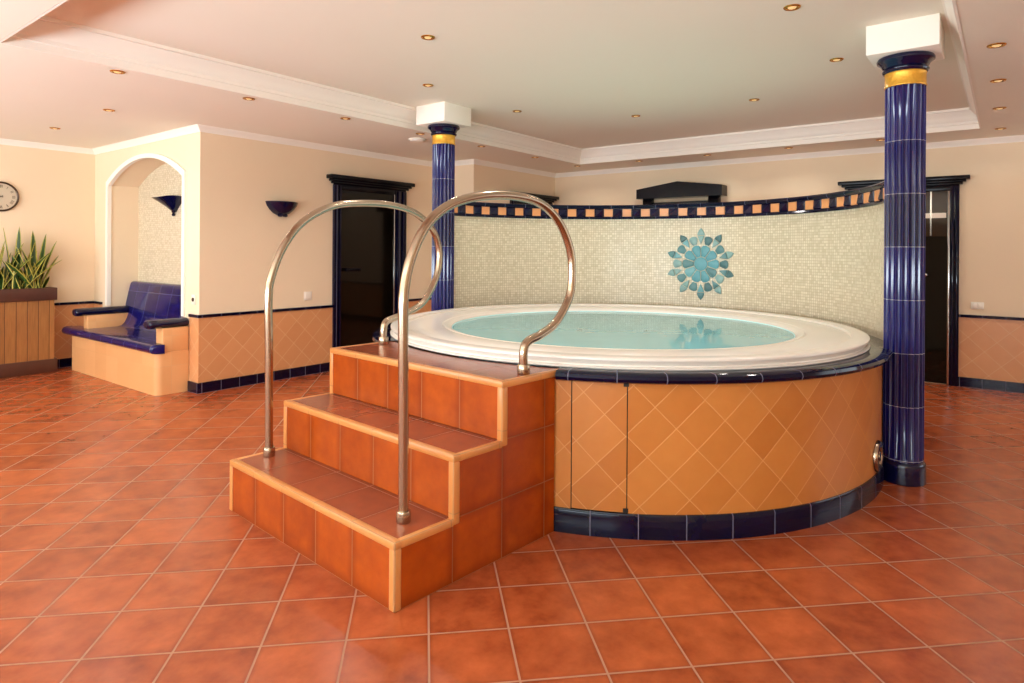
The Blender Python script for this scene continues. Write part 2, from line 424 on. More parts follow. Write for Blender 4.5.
for along, wins, z0, z1 in (('y', WW, .25, 2.4), ('x', WN, .7, 2.3)):
    for wi, (w0, w1) in enumerate(wins):
        k += 1; m = MB(); q = .05
        def bx(p0, p1, r0, r1):
            if along == 'y': m.box(XW-.11, XW-.04, p0, p1, r0, r1, bev=.006)
            else: m.box(p0, p1, YS-.11, YS-.04, r0, r1, bev=.006)
        mid = (w0+w1)/2
        bx(w0, w0+q, z0, z1); bx(w1-q, w1, z0, z1); bx(w0+q, w1-q, z0, z0+q); bx(w0+q, w1-q, z1-q, z1); bx(mid-q/2, mid+q/2, z0+q, z1-q)
        struct(m.build('window_%d' % k, M['white']), 'white framed window', 'window')
        # skylight through the opening (aimed level) and an added fill lamp inside it, brightening the ceiling (aimed upwards)
        for nm, en, tilt, col in (('daylight', DAY[wi] if along == 'y' else 30, 0, DAYC), ('ceiling_fill', TER, 72, FILLC))[:2 if along == 'y' else 1]:
            ld = bpy.data.lights.new(nm, 'AREA'); ld.shape = 'RECTANGLE'; ld.size = w1-w0-.1; ld.size_y = (z1-z0-.1)*(1 if not tilt else .6)
            ld.energy = en*(w1-w0)/2.8; ld.color = col
            lo = bpy.data.objects.new(nm, ld); COL.objects.link(lo)
            if along == 'y': lo.location = (XW-.14+(.3 if tilt else 0), mid, (z0+z1)/2-(.25 if tilt else 0)); lo.rotation_euler = (R_(90+tilt), 0, R_(-90))
            else: lo.location = (mid, YS-.14+(.3 if tilt else 0), (z0+z1)/2-(.25 if tilt else 0)); lo.rotation_euler = (R_(90+tilt), 0, 0)

# cornice, wainscot, strip and baseboard: run along the visible walls (room on the right of travel -> d negative)
run = [(XW, YD), (XC, YD), (XC, YA), (XR, YA), (XR, YA2), (XB, YA2), (XB, YS)]
cprof = [(0, ZS-.062), (-.012, ZS-.062), (-.014, ZS-.05), (-.022, ZS-.042), (-.03, ZS-.026), (-.046, ZS-.016), (-.05, ZS-.008), (-.058, ZS-.006), (-.058, ZS+.001), (0, ZS+.001)]
struct(MB().sweep(run, cprof).build('trim_3', M['white']), 'white cornice where the walls meet the ceiling', 'moulding')
WZ = .757
def runs(name, segs, prof, mat, label, cat):
    m = MB()
    for s_ in segs: m.sweep(s_, prof)
    for f in m.bm.faces: pass
    return struct(m.build(name, mat), label, cat)
def band(m, p, q, t, z0, z1, ux=False):
    (x0, y0), (x1, y1) = p, q
    if abs(x0-x1) < 1e-6: m.box(x0-t, x0, min(y0, y1), max(y0, y1), z0, z1)
    else: m.box(min(x0, x1), max(x0, x1), y0-t, y0, z0, z1)
DA0, DA1 = 4.78, 5.935       # door on the door wall
DB0, DB1 = .41, 1.51         # door on the far wall (y)
DC0, DC1 = 3.04, 4.25
DD0, DD1 = 7.32, 8.45
segs = {'left': [((XW, YD), (XC, YD))], 'alcove': [((XC, YA), (XC, 6.59)), ((XC, 8.82), (XC, YD-.012))],
        'doors': [((XC, YA), (DA0, YA)), ((DA1, YA), (XR, YA))], 'corner': [((XR, YA2), (XR, YA-.012)), ((XR, YA2), (DD0, YA2))],
        'back': [((XB, YS), (XB, DB0)), ((XB, DB1), (XB, DC0)), ((XB, DC1), (XB, YA2))]}
k = 4
for nm, ss in segs.items():
    a, b, c = MB(), MB(), MB()
    for p, q in ss:
        band(a, p, q, .010, .1, WZ); band(b, p, q, .022, WZ, WZ+.03); band(c, p, q, .024, 0, .105)
    # outside corners: carry the tile round the edge
    if nm == 'doors':
        a.box(XC-.010, XC, YA-.010, YA, .1, WZ); b.box(XC-.022, XC, YA-.022, YA, WZ, WZ+.03); c.box(XC-.024, XC, YA-.024, YA, 0, .105)
    struct(a.build('trim_%d' % k, M['wains']), 'peach diagonal wall tiles of the %s wall' % nm, 'wall tiles')
    struct(b.build('trim_%d' % (k+1), M['bluebase']), 'dark blue tile strip above the peach tiles of the %s wall' % nm, 'tile strip')
    struct(c.build('baseboard_'+nm, M['bluebase']), 'dark blue tiled baseboard of the %s wall' % nm, 'baseboard')
    k += 2

# ------------------------------------------------------------------ doors
def lintel(m, axis, fixed, a0, a1, z0, z1, out):
    """moulded crown: profile stepped outwards to the top"""
    h = z1-z0
    for e, z_0, z_1, o in ((.0, z0-.05, z0+.15*h, out*.35), (.03, z0+.15*h, z0+.38*h, out*.55), (.06, z0+.38*h, z0+.6*h, out*.78), (.095, z0+.6*h, z1, out)):
        if axis == 'x': m.box(a0-e, a1+e, fixed-o, fixed, z_0, z_1, bev=.006)
        else: m.box(fixed-o, fixed, a0-e, a1+e, z_0, z_1, bev=.006)
def door(name, axis, fixed, a0, a1, jl, jr, ztop, zl, label, metal_side, handle):
    """tiled frame with a dark glass leaf; a0 < a1 along the wall; jl/jr jamb widths"""
    e = thing(name, label, 'door', ((a0+a1)/2, fixed, 0) if axis == 'x' else (fixed, (a0+a1)/2, 0), kind='structure')
    sh = tuple(e.location)
    def B(m, p0, p1, o0, o1, z0, z1, bev=0):
        if axis == 'x': m.box(p0, p1, fixed-o1, fixed-o0, z0, z1, bev=bev)
        else: m.box(fixed-o1, fixed-o0, p0, p1, z0, z1, bev=bev)
    for p0, p1 in ((a0, a0+jl), (a1-jr, a1)):
        m = MB(); B(m, p0, p1, 0, .045, 0, ztop); w = (p1-p0)
        B(m, p0+w*.12, p0+w*.42, .045, .06, 0, ztop, .006); B(m, p0+w*.58, p0+w*.88, .045, .06, 0, ztop, .006)
        m.build('jamb', M['bluebase'], e, sh)
    m = MB(); lintel(m, axis, fixed, a0, a1, ztop, zl, .11); m.build('lintel', M['darkglaze'], e, sh)
    g0, g1 = a0+jl, a1-jr
    m = MB(); B(m, g0, g1, .002, .016, .01, ztop-.03); m.build('glass_leaf', M['glass_dark'], e, sh)
    m = MB(); B(m, g0, g1, .002, .03, ztop-.035, ztop-.012, .003)
    if metal_side in ('hi', 'both'): B(m, g1-.022, g1, .002, .034, 0, ztop-.035, .003)
    if metal_side in ('lo', 'both'): B(m, g0, g0+.022, .002, .034, 0, ztop-.035, .003)
    m.build('metal_frame', M['chrome'], e, sh)
    if handle is not None:
        h0, kind = handle
        m = MB()
        if kind == 'knob':
            c = (h0, fixed-.05, 1.21) if axis == 'x' else (fixed-.05, h0, 1.21)
            m.lathe([(.0001, -.026), (.014, -.022), (.024, -.01), (.026, 0), (.024, .01), (.014, .022), (.0001, .026)], c, n=16)
            if axis == 'x': m.box(h0-.008, h0+.008, fixed-.05, fixed-.016, 1.202, 1.218)
            else: m.box(fixed-.05, fixed-.016, h0-.008, h0+.008, 1.202, 1.218)
            m.build('knob', M['chrome'], e, sh)
        else:
            m.box(h0, h0+.24, fixed-.07, fixed-.045, 1.185, 1.225, bev=.008); m.box(h0+.03, h0+.05, fixed-.05, fixed-.016, 1.19, 1.22); m.box(h0+.19, h0+.21, fixed-.05, fixed-.016, 1.19, 1.22)
            m.build('handle', M['darkglaze'], e, sh)
    return e
door('door_1', 'x', YA, DA0, DA1, .10, .185, 2.225, 2.345, 'dark glass sauna door in a blue tiled frame on the sconce wall', 'hi', (4.93, 'bar'))
door('door_2', 'y', XB, DB0, DB1, .085, .10, 2.19, 2.30, 'dark glass door in a blue tiled frame behind the tall near column', 'lo', (.72, 'knob'))
door('door_4', 'x', YA2, DD0+.06, DD1-.02, .1, .1, 2.2, 2.31, 'dark door lintel in the far corner above the curved screen', None, None)
e = next(o for o in COL.objects if o.name == 'door_2'); sh = tuple(e.location)  # bright streaks and paler upper glass are put on as thin added pieces
tag(MB().box(XB-.022, XB-.016, .52, 1.41, 1.64, 2.15).build('upper_sheet', M['glass_brown'], e, sh), 'lighter brown sheet over the upper glass')
tag(MB().box(XB-.028, XB-.022, .665, .68, 1.65, 2.15).build('upright_streak', M['chrome'], e, sh), 'thin pale bar for the upright bright streak in the glass')
tag(MB().box(XB-.026, XB-.022, .53, 1.40, 1.845, 1.90).build('cross_streak', M['plastic'], e, sh), 'pale band for the bright streak across the upper glass')
# pedimented door
e = thing('door_3', 'dark pedimented door hood rising behind the curved mosaic screen', 'door', (XB, 3.645, 0), kind='structure'); sh = tuple(e.location)
m = MB(); m.extr([(2.97, 2.2), (4.205, 2.2), (4.205, 2.335), (3.59, 2.42), (2.97, 2.34)], lambda a, b: (XB-.2, a, b), (.2, 0, 0)); m.build('pediment', M['darkglaze'], e, sh)
for p0, p1 in ((3.05, 3.19), (4.02, 4.15)):
    MB().box(XB-.11, XB, p0, p1, 0, 2.2, bev=.006).build('jamb', M['darkglaze'], e, sh)
MB().box(XB-.016, XB-.002, 3.19, 4.02, .01, 2.12).build('glass_leaf', M['glass_dark'], e, sh)
MB().box(XB-.06, XB, 3.19, 4.02, 2.12, 2.15).build('metal_frame', M['darkglaze'], e, sh)

# ------------------------------------------------------------------ hot tub
TC = (4.5, 2.43); RP = 1.816
tub = thing('hot_tub', 'large round hot tub clad in peach tiles with white rim and turquoise water', 'hot tub', (TC[0], TC[1], 0)); tsh = tuple(tub.location)
WC, WR = (4.5, 2.5), 1.94       # curved screen wall
ANG_R, ANG_L = -161.0, 151.5    # where the steps interrupt the nosing
def wall_r(a):                  # distance from the tub centre to the screen wall's face in direction a (degrees)
    d = Vector((math.cos(R_(a)), math.sin(R_(a)))); o = Vector((TC[0]-WC[0], TC[1]-WC[1])); b = o.dot(d)
    return -b+math.sqrt(b*b-o.dot(o)+WR*WR)
c0 = (TC[0], TC[1], 0)
m = MB(); m.lathe([(RP, .115), (RP, .795)], c0, -158.8+9.1, 360-158.8, 120, rad=RP)
m.build('side_panel', M['panel'], tub, tsh)
m = MB(); m.lathe([(RP-.02, .128), (RP, .128), (RP, .785), (RP-.02, .785)], c0, -158.8+.17, -149.7-.17, 12, rad=RP)
tag(m.build('access_hatch', M['panel'], tub, tsh), 'tiled hatch outlined by black gaps')
m = MB(); m.lathe([(RP-.012, .115), (RP-.012, .795)], c0, -159.2, -149.2, 12)
for a in (-149.9,):
    for z0, z1 in ((.765, .79), (.125, .15)):
        m.lathe([(RP+.001, z0), (RP+.002, z1)], c0, a-.5, a+.35, 3)
tag(m.build('hatch_gap', M['black'], tub, tsh), 'black gap around the hatch')
m = MB(); m.lathe([(RP-.01, 0), (RP+.014, 0), (RP+.014, .112), (RP+.008, .124), (RP-.01, .124)], c0, n=128, rad=RP)
m.build('skirting', M['blue'], tub, tsh)
nos = [(RP-.03, .787), (RP+.035, .787), (RP+.052, .795), (RP+.06, .812), (RP+.054, .828), (RP+.036, .838), (RP-.03, .838)]
for q0, q1, qn in ((82, ANG_L, 40), (ANG_R, -81.5, 48)):
    MB().lathe(nos, c0, q0, q1, qn, rad=RP).build('nosing', M['blue'], tub, tsh)
m = MB(); P = []; U = []
def ledge(a0, a1, n, fo):
    P, U = [], []
    for i in range(n+1):
        a = a0+(a1-a0)*i/n; ca, sa = math.cos(R_(a)), math.sin(R_(a)); ro = fo(a)
        P.append([(TC[0]+r*ca, TC[1]+r*sa, z) for r, z in ((1.66, .80), (1.66, .836), (ro, .836), (ro, .80))])
        U.append([(RP*R_(a), q) for q in (0, .04, .04+ro-1.66, .08+ro-1.66)])
    m.grid(P, U, smooth=False, cv=False)
ledge(81, ANG_L, 40, lambda a: RP-.02); ledge(ANG_R, -80, 48, lambda a: RP-.02); ledge(-80, 81, 70, lambda a: wall_r(a)-.004)
m.build('ledge', M['blue'], tub, tsh)
shell = [(1.66, .836), (1.742, .836), (1.748, .842), (1.744, .848), (1.726, .851), (1.724, .857), (1.738, .874), (1.745, .884), (1.744, .892), (1.735, .8975), (1.71, .899), (1.64, .896), (1.638, .884), (1.63, .880), (1.622, .886),
         (1.37, .886), (1.36, .884), (1.354, .878), (1.346, .886), (1.335, .884), (1.325, .882), (1.305, .876), (1.29, .862)]
m = MB(); m.lathe(shell, c0, n=160); m.build('rim', M['acrylic'], tub, tsh)
bowl = [(1.29, .862), (1.275, .82), (1.25, .70), (1.2, .52), (1.16, .47), (.80, .455), (.74, .43), (.68, .2), (.6, .13), (.0005, .12)]
m = MB(); m.lathe(bowl, c0, n=128); m.build('basin', M['basin'], tub, tsh)
m = MB(); m.lathe([(1.283, .856), (.9, .856), (.5, .856), (.0005, .856)], c0, n=96); w = m.build('water', M['water'], tub, tsh); tag(w, 'clear turquoise water')
# round jets in the basin
for i in range(12):
    a = R_(15+30*i); r = 1.232
    m = MB(); m.lathe([(.0005, .012), (.012, .012), (.02, .016), (.032, .008), (.034, 0)], (0, 0, 0), n=16)
    o = m.build('jet', M['chrome'], tub)
    o.location = (r*math.cos(a), r*math.sin(a), .66); o.rotation_euler = (0, R_(-90), a)
# vent
a = R_(-92.5); m = MB()
m.lathe([(.0005, .012), (.055, .012), (.058, .02), (.07, .024), (.088, .02), (.094, .006), (.094, 0)], n=32); m.lathe([(.0005, .02), (.03, .02), (.034, .012)], n=24)
o = m.build('vent_cover', M['steel'], tub); o.location = (RP*math.cos(a), RP*math.sin(a), .225); o.rotation_euler = (0, R_(90), a); tag(o, 'round metal vent cover')

# ------------------------------------------------------------------ curved mosaic screen
HWT, FZ0, FZ1 = 1.955, 1.80, 1.955
A0, A1 = -80.9, 83.6
sw = thing('wall_curved', 'curved cream mosaic screen wall behind the hot tub', 'wall', (WC[0], WC[1], 0), kind='structure'); ssh = tuple(sw.location)
cw = (WC[0], WC[1], 0)
m = MB(); m.lathe([(WR+.12, 0), (WR, 0), (WR, FZ0), (WR+.12, FZ0)], cw, A0, A1, 120, rad=WR); m.grid
o = m.build('mosaic_face', M['mosaic'], sw, ssh)
m = MB()
m.lathe([(WR+.12, FZ0), (WR-.014, FZ0), (WR-.02, FZ0+.012), (WR-.014, FZ0+.026), (WR+.12, FZ0+.026)], cw, A0, A1, 100, rad=WR)
m.build('lower_moulding', M['blue'], sw, ssh)
m = MB(); m.lathe([(WR+.13, FZ1-.042), (WR-.014, FZ1-.042), (WR-.026, FZ1-.03), (WR-.03, FZ1-.014), (WR-.02, FZ1-.003), (WR, FZ1), (WR+.13, FZ1)], cw, A0, A1, 100, rad=WR)
m.build('coping', M['blue'], sw, ssh)
m = MB(); m.lathe([(WR+.12, FZ0+.026), (WR-.002, FZ0+.026), (WR-.002, FZ1-.042), (WR+.12, FZ1-.042)], cw, A0, A1, 100, rad=WR); m.build('frieze_bed', M['blueplain'], sw, ssh)
tw = .098; na = R_(A1-A0)*WR/tw; cnt = int(na); stp = (A1-A0)/cnt
mo, mb = MB(), MB()
for i in range(cnt):
    b0, b1 = A0+stp*i+.05, A0+stp*(i+1)-.05
    z0, z1 = FZ0+.028, FZ1-.044
    q = lambda a, r, z: (WC[0]+r*math.cos(R_(a)), WC[1]+r*math.sin(R_(a)), z)
    r0, r1 = WR-.001, WR-.009
    c = [q(b0, r0, z0), q(b1, r0, z0), q(b1, r0, z1), q(b0, r0, z1)]
    if i % 2:
        d = .12; t = [q(b0+d, r1, z0+.004), q(b1-d, r1, z0+.004), q(b1-d, r1, z1-.004), q(b0+d, r1, z1-.004)]
        mo.face(t)
        for k in range(4): mo.face([c[k], c[(k+1) % 4], t[(k+1) % 4], t[k]])
    else:
        d = .25; t = [q(b0+d, WR-.006, z0+.008), q(b1-d, WR-.018, z0+.008), q(b1-d, WR-.006, z1-.008), q(b0+d, WR-.016, z1-.008)]
        mb.face([t[0], t[1], t[3]]); mb.face([t[1], t[2], t[3]])
        for k in range(4): mb.face([c[k], c[(k+1) % 4], t[(k+1) % 4], t[k]])
tag(mo.build('orange_tiles', M['orange'], sw, ssh), 'orange square tiles of the frieze'); mb.build('blue_tiles', M['blueplain'], sw, ssh)

# flower ornament on the screen
FC, FZ = 0.0, 1.326
fl = thing('flower_ornament', 'turquoise ceramic flower mosaic on the curved cream screen', 'wall ornament', (WC[0]+WR-.01, WC[1], FZ)); fsh = tuple(fl.location)
def petal(name, pts, mat, th=.012):
    """pts (s, z) outline around the flower centre, counter-clockwise seen from the tub"""
    m = MB(); n = len(pts)
    f = lambda s_, z, t: (WC[0]+(WR-t)*math.cos(s_/WR), WC[1]+(WR-t)*math.sin(s_/WR), FZ+z)
    cs, cz = sum(p[0] for p in pts)/n, sum(p[1] for p in pts)/n
    o = [m.bm.verts.new(f(s_, z, .001)) for s_, z in pts]; i1 = [m.bm.verts.new(f(s_, z, th*.7)) for s_, z in pts]
    i2 = [m.bm.verts.new(f(cs+(s_-cs)*.84, cz+(z-cz)*.84, th)) for s_, z in pts]
    for k in range(n):
        k2 = (k+1) % n
        m.bm.faces.new([o[k], o[k2], i1[k2], i1[k]]); m.bm.faces.new([i1[k], i1[k2], i2[k2], i2[k]])
    m.bm.faces.new(i2)
    return m.build(name, mat, fl, fsh)
def pol(r, a): return (r*math.cos(R_(a)), r*math.sin(R_(a)))
petal('flower_centre', [pol(.07, 18*i) for i in range(20)], M['tq1'])
rng = random.Random(3)
for i in range(10):
    a = 90+36*i
    b = a+18
    hw = 16.6
    petal('inner_petal', [pol(.078, b-hw*.85), pol(.168, b-hw), pol(.190, b-hw*.65), pol(.197, b), pol(.190, b+hw*.65), pol(.168, b+hw), pol(.078, b+hw*.85)], M[rng.choice(['tq1', 'tq1', 'tq2', 'tq3'])])
    def loc_(r, t): return (r*math.cos(R_(b))-t*math.sin(R_(b)), r*math.sin(R_(b))+t*math.cos(R_(b)))
    petal('middle_petal', [loc_(.204, -.022), loc_(.236, -.036), loc_(.266, -.045), loc_(.285, -.034), loc_(.293, -.012), loc_(.293, .012), loc_(.285, .034), loc_(.266, .045), loc_(.236, .036), loc_(.204, .022)],
          M[rng.choice(['tq3', 'tq4', 'tq3', 'tq5'])])
    def lc(r, t): return (r*math.cos(R_(a))-t*math.sin(R_(a)), r*math.sin(R_(a))+t*math.cos(R_(a)))
    petal('tip_base', [lc(.205, 0), lc(.25, -.021), lc(.29, -.036), lc(.29, .036), lc(.25, .021)], M[rng.choice(['tq2', 'tq5', 'tq3'])])
    petal('petal_tip', [lc(.296, -.037), lc(.318, -.036), lc(.345, -.023), lc(.372, 0), lc(.345, .023), lc(.318, .036), lc(.296, .037)], M[rng.choice(['tq3', 'tq4', 'tq4', 'tq5'])])

# ------------------------------------------------------------------ columns
def column(x, y, label):
    e = thing('tiled_column', label, 'column', (x, y, 0), group='blue tiled columns beside the tub', kind='thing')
    m = MB(); m.lathe([(.0005, 0), (.122, 0), (.127, .006), (.127, .108), (.124, .126), (.116, .137), (.108, .14), (.0005, .14)], n=48); m.build('plinth', M['blueplain'], e)
    NF, SUB = 20, 6; m = MB(); P = []
    z0, z1 = .139, 2.522
    def ring(z, deep, r):
        row = []
        for i in range(NF*SUB):
            t = (i % SUB)/SUB; a = 2*PI*i/(NF*SUB)
            rr = r-deep*math.sin(PI*t)**.7 if t else r
            row.append((rr*math.cos(a), rr*math.sin(a), z))
        return row
    zs = [(z0, 0), (z0+.014, 0), (z0+.03, .01)]+[(z0+.03+(z1-z0-.045)*i/6, .012) for i in range(1, 7)]+[(z1, 0)]
    for z, d in zs: P.append(ring(z, d, .1135))
    m.grid(P, None, cv=True); m.build('fluted_shaft', M['column'], e)
    m = MB(); m.lathe([(.1, 2.508), (.117, 2.508), (.119, 2.514), (.115, 2.52), (.115, 2.586), (.118, 2.592), (.116, 2.6), (.1, 2.6)], n=48); m.build('gold_band', M['gold'], e)
    m = MB(); m.lathe([(.1, 2.598), (.12, 2.598), (.129, 2.606), (.131, 2.616), (.125, 2.624), (.12, 2.628), (.128, 2.634), (.136, 2.652), (.146, 2.662), (.16, 2.672), (.162, 2.684), (.156, 2.696), (.135, 2.701), (.0005, 2.701)], n=48)
    m.build('capital', M['blueplain'], e)
    MB().box(-.195, .195, -.195, .195, 2.70, ZT+.001, bev=.004).build('block', M['white'], e)
    return e
column(4.778, .518, 'tall fluted blue column at the right of the hot tub, gold band under its capital')
column(4.684, 4.489, 'fluted blue column at the left end of the curved mosaic screen')

# ------------------------------------------------------------------ steps
SO = Vector((1.747, 1.93)); STH = R_(-4.8); SW = 1.485
e1 = Vector((math.cos(STH), math.sin(STH))); e2 = Vector((-math.sin(STH), math.cos(STH)))
tl = Vector(TC)-SO; CU, CV = tl.dot(e1), tl.dot(e2)
st = thing('pool_steps', 'three terracotta tiled steps with tan edges leading up to the hot tub', 'steps', (SO.x, SO.y, 0), STH)
SU, SZ = [0, .318, .625], [0, .28, .555, .834]
def back_u(v, r): return CU-math.sqrt(r*r-(v-CV)**2)
RB_ = RP+.016
NV = 16
for k in range(3):
    u0, z0, z1 = SU[k], SZ[k], SZ[k+1]
    MB().box(u0, u0+.02, .012, SW-.012, z0, z1-.03).build('riser', M['riser'], st)
    m = MB()
    if k < 2: m.box(u0+.02, SU[k+1]+.02, .02, SW-.02, z1-.03, z1-.003)
    else:
        poly = [(u0+.02, .02)]+[(back_u(.02+(SW-.04)*i/NV, 1.762), .02+(SW-.04)*i/NV) for i in range(NV+1)]+[(u0+.02, SW-.02)]
        m.prism(poly, z1-.03, z1-.003)
    m.build('tread', M['tread'], st)
    # tan edge: front, both sides, vertical corners
    m = MB(); w_ = .036; o_ = .005
    ue = SU[k+1] if k < 2 else None
    m.box(u0-o_, u0+w_, -o_, SW+o_, z1-.034, z1, bev=.008)
    for v0, v1 in ((-o_, w_-.006), (SW-w_+.006, SW+o_)):
        if k < 2: m.box(u0+w_-.008, ue+.0, v0, v1, z1-.034, z1-.0008, bev=.008)
        else:
            vm = (v0+v1)/2; rr = 1.762
            m.box(u0+w_-.008, back_u(vm, rr), v0, v1, z1-.034, z1-.0008, bev=.006)
    for v0, v1 in ((-o_, .034), (SW-.034, SW+o_)):
        m.box(u0-o_, u0+.034, v0, v1, z0-(.0 if k == 0 else .03), z1-.03, bev=.008)
    m.build('edge_trim', M['trim'], st)
for v0, v1 in ((0, .02), (SW-.02, SW)):
    vm = (v0+v1)/2
    poly = [(SU[0]+.01, 0), (back_u(vm, RB_), 0), (back_u(vm, RB_), .787), (back_u(vm, 1.79), .787), (back_u(vm, 1.79), SZ[3]-.03), (SU[2]+.01, SZ[3]-.03), (SU[2]+.01, SZ[2]-.03), (SU[1]+.01, SZ[2]-.03), (SU[1]+.01, SZ[1]-.03), (SU[0]+.01, SZ[1]-.03)]
    m = MB(); m.extr(poly, lambda a, b: (a, v0, b), (0, v1-v0, 0)); m.build('side_panel', M['step'], st)

# ------------------------------------------------------------------ handrails
RAIL_R = [(1.911, 2.056, .28), (1.908, 2.057, .803), (1.904, 2.058, 1.105), (1.907, 2.057, 1.265), (1.94, 2.05, 1.416), (2.019, 2.034, 1.562), (2.14, 2.009, 1.657), (2.314, 1.972, 1.708), (2.523, 1.929, 1.721), (2.696, 1.893, 1.691), (2.824, 1.867, 1.603), (2.906, 1.85, 1.461), (2.922, 1.846, 1.322), (2.901, 1.851, 1.199), (2.807, 1.87, 1.078), (2.695, 1.893, 1.019), (2.617, 1.91, .994), (2.586, 1.916, .95), (2.586, 1.916, .832)]
RAIL_L = [(2.043, 3.306, .28), (2.039, 3.307, .879), (2.034, 3.307, 1.174), (2.054, 3.305, 1.303), (2.125, 3.299, 1.469), (2.243, 3.288, 1.612), (2.421, 3.272, 1.71), (2.612, 3.255, 1.743), (2.866, 3.232, 1.747), (3.074, 3.213, 1.705), (3.226, 3.199, 1.599), (3.291, 3.193, 1.452), (3.274, 3.195, 1.275), (3.167, 3.205, 1.103), (3.045, 3.216, 1.034), (2.912, 3.228, .998), (2.843, 3.234, .978), (2.822, 3.236, .93), (2.821, 3.236, .832)]
def rail(pts, label):
    e = thing('handrail', label, 'handrail', pts[0], group='curled steel handrails on the steps'); sh = tuple(pts[0])
    p = [tuple(pts[0])[:2]+(SZ[1]-.003,)]+[tuple(q) for q in pts[1:-1]]+[tuple(pts[-1])[:2]+(SZ[3]-.003,)]
    MB().tube(spline(p, 8), .0222, 20).build('tube', M['steel'], e, sh)
    for q, z in ((pts[0], SZ[1]-.003), (pts[-1], SZ[3]-.003)):
        m = MB(); m.lathe([(.0005, 0), (.0305, 0), (.032, .003), (.032, .044), (.0295, .05), (.022, .05)], (q[0], q[1], z), n=28); m.build('base_collar', M['steel'], e, sh)
    return e
rail(RAIL_R, 'near curled steel handrail, right of the steps as you climb'); rail(RAIL_L, 'far curled steel handrail on the left side of the steps')

# ------------------------------------------------------------------ tiled bench in the alcove
be = thing('tiled_bench', 'blue tiled bench with peach tiled base built into the arched alcove', 'bench', (2.85, 7.7, 0)); bsh = tuple(be.location)
B0, B1 = 6.595, 8.80
m = MB(); # base with rounded near corner
poly = [(2.85, B1), (2.85, B0+.07)]+[(2.92-.07*math.cos(t), B0+.07-.07*math.sin(t)) for t in [PI/2*i/6 for i in range(1, 7)]]+[(XC-.012, B0), (XC-.012, ARY0+.02), (NX-.004, ARY0+.02), (NX-.004, ARY1-.02), (XC-.012, ARY1-.02), (XC-.012, B1)]
m.prism(poly, 0, .425); m.build('base', M['benchtile'], be, bsh)
# seat with rounded nosing
ra = .042; sp = [(2.83, .418)]
prof = [(2.86, .415)]+[(2.835-.045*math.sin(PI*i/8), .46-.045*math.cos(PI*i/8)) for i in range(9)]+[(3.0, .505), (3.22, .505), (3.275, .515), (3.31, .55), (3.335, .60), (3.35, .65)]
m = MB(); L = 0; P = [[], [], []]; ysn = [ARY0+.005+(ARY1-ARY0-.01)*i/12 for i in range(13)]
P = [[(x, y, z) for x, z in prof] for y in ysn]
acc = [0]
for a, b in zip(prof, prof[1:]): acc.append(acc[-1]+math.hypot(a[0]-b[0], a[1]-b[1]))
U = [[(y, q) for q in acc] for y in ysn]
m.grid(P, U)
# nosing returns past the arm fronts
def nose(y0, y1):
    pr = prof[:10]+[(2.97, .505)]
    m.grid([[(x, y, z) for x, z in pr] for y in (y0, y1)], [[(y, q) for q in acc[:11]] for y in (y0, y1)])
nose(B0-.0, ARY0+.005); nose(ARY1-.005, B1+.15)
for y0, sgn in ((B0, -1), (B1+.15, 1)):   # rounded ends
    P = []
    for i in range(7):
        t = PI/2*i/6
        P.append([(2.915+(x-2.915)*math.cos(t), y0+sgn*(.04*math.sin(t)), z) for x, z in prof[:10]])
    m.grid(P)
m.build('seat', M['blueseat'], be, bsh)
bp = [(3.35, .65), (3.375, .78), (3.40, .90), (3.422, .995), (3.43, 1.02), (3.445, 1.035), (3.465, 1.04), (NX-.004, 1.04)]
m = MB(); acc = [0]
for a, b in zip(bp, bp[1:]): acc.append(acc[-1]+math.hypot(a[0]-b[0], a[1]-b[1]))
m.grid([[(x, y, z) for x, z in bp] for y in ysn], [[(y, q+.02) for q in acc] for y in ysn])
for y in (ysn[0], ysn[-1]):
    full = prof[10:]+bp[1:]+[(NX-.004, .42), (2.9, .42)]
    m.face([(x, y, z) for x, z in full])
m.build('backrest', M['blueseat'], be, bsh)
for a0, a1, y0, y1, xe in ((B0, ARY0+.015, B0-.015, ARY0+.03, XC-.014), (ARY1-.135, ARY1-.004, ARY1-.155, ARY1-.003, 3.375)):
    m = MB(); m.box(2.915, xe, a0, a1, .425, .66, bev=.006); m.build('arm', M['benchtile'], be, bsh)
    m = MB(); cy = (y0+y1)/2; hw = (y1-y0)/2
    sec = [(hw*math.cos(t), .70+.046*math.sin(t)) for t in [2*PI*i/24 for i in range(24)]]
    xs = [(2.785, .35), (2.788, .7), (2.80, .92), (2.82, 1), (2.87, 1), (2.95, .95), (3.05, .9), (xe, .9)]
    P = [[(x, cy+y*k_, .70+(z-.70)*(k_ if x < 2.85 else 1)) for y, z in sec] for x, k_ in xs]
    V = m.grid(P, None, cv=True); m.bm.faces.new(V[0]); m.bm.faces.new(list(reversed(V[-1])))
    m.build('arm_roll', M['blueplain'], be, bsh)

